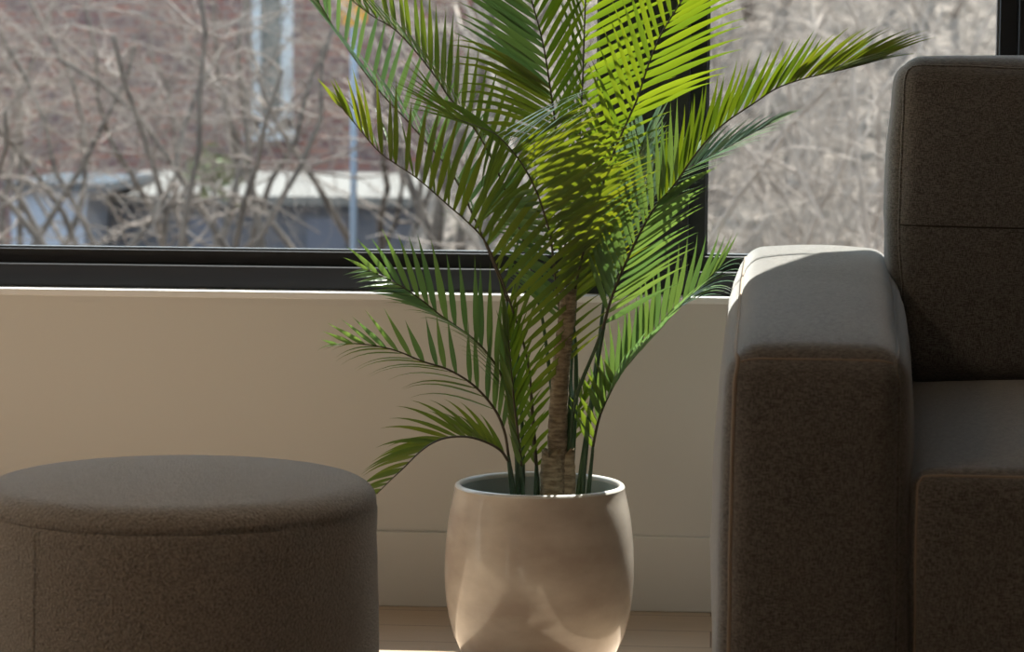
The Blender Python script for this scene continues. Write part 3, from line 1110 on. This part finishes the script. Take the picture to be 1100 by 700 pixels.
wf = mb.build('window_frame', M_extwhite, house, smooth=False)
mb = MB(); mb.box((wx0 + .08, HY + .10, wz0 + .1), (wx1 - .08, HY + .12, wz1 - .1)); mb.build('pane', M_darkpane, wf, smooth=False)
mb = MB(); mb.box((wx0 - .08, HY - .10, wz0 - .13), (wx1 + .08, HY + .05, wz0)); mb.build('window_sill', M_extwhite, wf, smooth=False)
mb = MB()
mb.add([(hx0 - .4, HY - .4, 4.55), (hx1 + .4, HY - .4, 4.55), (hx1 + .4, HY + 7.4, 4.55), (hx0 - .4, HY + 7.4, 4.55), (hx0 - .4, HY + 3.5, 6.9), (hx1 + .4, HY + 3.5, 6.9)],
       [(0, 3, 2, 1), (0, 1, 5, 4), (2, 3, 4, 5), (1, 2, 5), (3, 0, 4)])
mb.build('roof', M_rooftile, house, smooth=False)

# pale blue box-shaped shed
SD = 25.0
s0, s1_ = at_y(12, 230, SD), at_y(108, 230, SD)
zt = at_y(60, 205, SD).z
shed = empty('garden_shed', ((s0.x + s1_.x) / 2, SD, ZG))
setp(shed, 'pale blue-grey shed with a flat roof edge, outside at the far left', 'shed')
mb = MB()
x0_, x1_ = s0.x, s1_.x
xt = at_y(94, 230, SD).x
mb.add([(x0_, SD, ZG - .1), (xt - .12, SD, ZG - .1), (xt - .12, SD + 2, ZG - .1), (x0_, SD + 2, ZG - .1),
        (x0_, SD, zt), (xt, SD, zt), (xt, SD + 2, zt), (x0_, SD + 2, zt)],
       [(0, 3, 2, 1), (4, 5, 6, 7), (0, 1, 5, 4), (1, 2, 6, 5), (2, 3, 7, 6), (3, 0, 4, 7)])
mb.build('wall', M_shedblue, shed, smooth=False)
mb = MB(); zt2 = at_y(60, 196, SD).z
mb.box((x0_ - .05, SD - .10, zt), (at_y(118, 200, SD).x, SD + 2.1, zt2)); mb.build('roof', mat('pale_blue_roof', (.055, .068, .085), .9, spec=.1), shed, smooth=False)

# low dark outbuilding with a white roof
OD = 26.0
q0, q1 = at_y(106, 220, OD), at_y(462, 220, OD)
ob = empty('outbuilding', ((q0.x + q1.x) / 2, OD, ZG))
setp(ob, 'low dark outbuilding with a bright white roof edge behind the bare trunks', 'outbuilding')
ze0, ze1 = at_y(280, 219, OD).z, at_y(280, 193, OD + 2.3).z
mb = MB(); mb.box((q0.x, OD, ZG - .1), (q1.x, OD + 2.2, ze0)); mb.build('wall', M_darkblue, ob, smooth=False)
mb = MB()
mb.add([(q0.x - .05, OD - .15, ze0), (q1.x + .05, OD - .15, ze0), (q1.x + .05, OD + 2.3, ze1), (q0.x - .05, OD + 2.3, ze1),
        (q0.x - .05, OD - .15, ze0 + .08), (q1.x + .05, OD - .15, ze0 + .08), (q1.x + .05, OD + 2.3, ze1 + .08), (q0.x - .05, OD + 2.3, ze1 + .08)],
       [(0, 3, 2, 1), (4, 5, 6, 7), (0, 1, 5, 4), (1, 2, 6, 5), (2, 3, 7, 6), (3, 0, 4, 7)])
mb.build('roof', M_snow, ob, smooth=False)
# door & boards on the outbuilding
for dpx in (205, 330):
    a = at_y(dpx, 230, OD)
    mb = MB(); mb.box((a.x, OD - .03, ZG), (a.x + .35, OD + .01, ze0 - .12)); mb.build('door', mat('grey_door', (.10, .11, .15), .6), ob, smooth=False)

# pole with a yellow sign
PLD = 18.0
a = at_y(380, 130, PLD)
pole = empty('sign_post', (a.x, PLD, ZG))
setp(pole, 'blue-grey metal post carrying a yellow sign, standing outside', 'sign post')
mb = MB(); mb.tube([(a.x, PLD, ZG - .05), (a.x, PLD, 2.6)], .022, 12); mb.build('post', M_pole, pole)
sb = at_y(378, 28, PLD)
ws = 15 / F * PLD
mb = MB()
z0 = sb.z
pts2 = [(0, 0), (.5, .0), (1, .18), (1, 2.4), (0, 3.0), (-1, 2.4), (-1, .18), (-.5, 0)]
vs = []
for yy in (-.034, -.026):
    for (u, v) in pts2:
        vs.append((a.x + u * ws, PLD + yy, z0 + v * ws * 1.6))
n_ = len(pts2)
mb.add(vs, [tuple(range(n_)), tuple(range(2 * n_ - 1, n_ - 1, -1))] + [(i, i + n_, (i + 1) % n_ + n_, (i + 1) % n_) for i in range(n_)])
mb.build('sign_plate', M_yellow, pole, smooth=False)


# ---- bare shrubs and trees
def twigs(mb, p, d, length, r, depth, rng, curl, seg=6, kids=3):
    pts = [p.copy()]
    rads = [r]
    dirv = d.normalized()
    cv = Vector((rng.uniform(-1, 1), rng.uniform(-1, 1), rng.uniform(-1, 1))) * curl
    for i in range(seg):
        dirv = (dirv + cv * .35 + Vector((rng.uniform(-1, 1), rng.uniform(-1, 1), rng.uniform(-1, 1))) * curl * .4).normalized()
        p = p + dirv * (length / seg)
        pts.append(p.copy())
        rads.append(r * (1 - .65 * (i + 1) / seg))
    mb.tube(pts, rads, 4 if depth > 0 else 3, cap=False)
    if depth <= 0:
        return
    for c in range(kids):
        i = rng.randint(1, seg)
        dd = (pts[i] - pts[i - 1]).normalized()
        nd = (dd + Vector((rng.uniform(-1, 1), rng.uniform(-.7, .7), rng.uniform(-.6, .9))) * 1.0).normalized()
        twigs(mb, pts[i], nd, length * rng.uniform(.45, .8), rads[i] * .65, depth - 1, rng, curl * 1.15, seg, kids)


def shrub(name, px, d, h, label, cat, m, seed, low, trunks=5, r=.03, curl=.5, depth=3, kids=4, spread=.35, group=None, trunk_r=None):
    rng = random.Random(seed)
    g = at(px, 200, d)
    z = gz(g.x, g.y) - .03
    base = Vector((g.x, g.y, z))
    root = empty(name, base)
    setp(root, label, cat, group)
    tk = MB()
    tw = MB()
    for i in range(trunks):
        a = rng.uniform(0, 6.28)
        d0 = Vector((math.cos(a) * spread, math.sin(a) * spread * .7, 1)).normalized()
        p = base + Vector((math.cos(a) * .12, math.sin(a) * .12, 0))
        pts = [p.copy()]
        dirv = d0
        seg = 10
        for s in range(seg):
            dirv = (dirv + Vector((rng.uniform(-1, 1), rng.uniform(-1, 1), rng.uniform(-.3, .6))) * .36).normalized()
            p = p + dirv * h / seg
            pts.append(p.copy())
        rads = [(trunk_r or r) * (1 - .6 * s / seg) for s in range(seg + 1)]
        tk.tube(pts, rads, 6)
        for c in range(9):
            s = rng.randint(low, seg)
            dd = Vector((rng.uniform(-1, 1), rng.uniform(-.7, .7), rng.uniform(-.15, .8))).normalized()
            twigs(tw, pts[s], dd, h * rng.uniform(.20, .38), rads[s] * .45, depth - 1, rng, curl, 6, kids)
    tk.build('trunk', M_bark if low != 2 else m, root)
    tw.build('branches', m, root)
    return root


GRP = 'bare shrubs outside the window'
LS = 'tangled leafless shrub with pale curly twigs outside the left window'
RS = 'tangled leafless shrub with pale dry twigs outside the right window'
for i, (px, d, h, m, tr) in enumerate([(-60, 17, 3.0, M_twig, 5), (40, 20, 3.2, M_twigpale, 5), (100, 16, 3.1, M_twig, 4), (165, 19, 3.2, M_twig, 6), (235, 17, 3.0, M_twig, 5),
                                       (330, 21, 2.9, M_twig, 4), (420, 20, 3.0, M_twigpale, 5), (490, 17, 3.0, M_twigpale, 5), (-140, 20, 3.0, M_twigpale, 5)]):
    shrub('bare_shrub', px, d, h, LS, 'shrub', m, 100 + i, 6 if d > 18 or 120 < px < 460 else 4, tr, .020, .85, 4, 3, .28, 'bare shrubs outside the left window', .03)
for i, (px, d, h, m, tr) in enumerate([(560, 17, 2.8, M_twigpale, 5), (650, 15.5, 2.8, M_twigpale, 5), (780, 15, 2.6, M_twigpale, 6), (860, 16.5, 2.4, M_twigpale, 6), (950, 15.5, 2.5, M_twigpale, 6),
                                       (1040, 16.5, 2.5, M_twigpale, 6), (1130, 15.5, 2.5, M_twigpale, 5), (820, 18.5, 2.2, M_twig, 6), (1000, 18.5, 2.2, M_twigpale, 6),
                                       (905, 14, 2.7, M_twigpale, 5), (740, 17, 2.7, M_twigpale, 6), (1080, 14.2, 2.7, M_twigpale, 5)]):
    shrub('bare_shrub', px, d, h, RS, 'shrub', m, 200 + i, 2, tr, .018, .85, 4, 3, .45, 'bare shrubs outside the right window', .02)

# small evergreen at the foot of the house
g = at(232, 180, 24)
rng = random.Random(5)
ev = empty('evergreen_bush', (g.x, g.y, ZG))
setp(ev, 'small dull green bush above the white roof edge outside', 'bush')
mb = MB()
ctr = at(228, 186, 24)
for i in range(260):
    v = Vector((rng.gauss(0, .12), rng.gauss(0, .12), rng.gauss(0, .09)))
    c = ctr + v
    d_ = Vector((rng.uniform(-1, 1), rng.uniform(-1, 1), rng.uniform(-1, 1))).normalized()
    s_ = d_.cross(Vector((.3, .5, .8))).normalized() * .03
    mb.add([c - s_, c + d_ * .05, c + s_, c - d_ * .05], [(0, 1, 2, 3)])
mb.build('foliage', M_evergreen, ev)
mb = MB(); mb.tube([(ctr.x, ctr.y, ZG - .05), (ctr.x + .03, ctr.y, (ZG + ctr.z) / 2), tuple(ctr)], [.03, .022, .01], 6); mb.build('trunk', M_bark, ev)

# ------------------------------------------------------------------ light
w = bpy.data.worlds.new('world')
scene.world = w
w.use_nodes = True
bg = w.node_tree.nodes['Background']
bg.inputs['Color'].default_value = (.70, .85, 1.0, 1)
bg.inputs['Strength'].default_value = 2.6

sun = bpy.data.lights.new('sun', 'SUN')
sun.energy = 18
sun.angle = R(.53)
sun.color = (1, .95, .88)
so = bpy.data.objects.new('sun', sun)
col.objects.link(so)
EL, AZ = R(54), R(21.5)
sd = Vector((math.sin(AZ) * math.cos(EL), math.cos(AZ) * math.cos(EL), math.sin(EL)))
so.rotation_euler = (-sd).to_track_quat('-Z', 'Y').to_euler()
so.location = (3, 20, 20)

# unseen warm fill lights, added under the ceiling to brighten the wall
for i, (x, y, e) in enumerate(((-1.7, 2.6, 12), (1.0, .2, 2))):
    l = bpy.data.lights.new('warm_fill', 'AREA')
    l.shape = 'DISK'
    l.size = .5
    l.energy = e
    l.color = (1, .74, .50)
    lo = bpy.data.objects.new('warm_fill_light', l)
    col.objects.link(lo)
    lo.location = (x, y, ZC - .06)

scene.view_settings.view_transform = 'Standard'
scene.view_settings.look = 'None'
scene.view_settings.gamma = 1
scene.view_settings.use_curve_mapping = False
scene.view_settings.exposure = 0
scene.cycles.max_bounces = 8
scene.cycles.transparent_max_bounces = 16
scene.cycles.sample_clamp_indirect = 6
scene.cycles.use_denoising = True
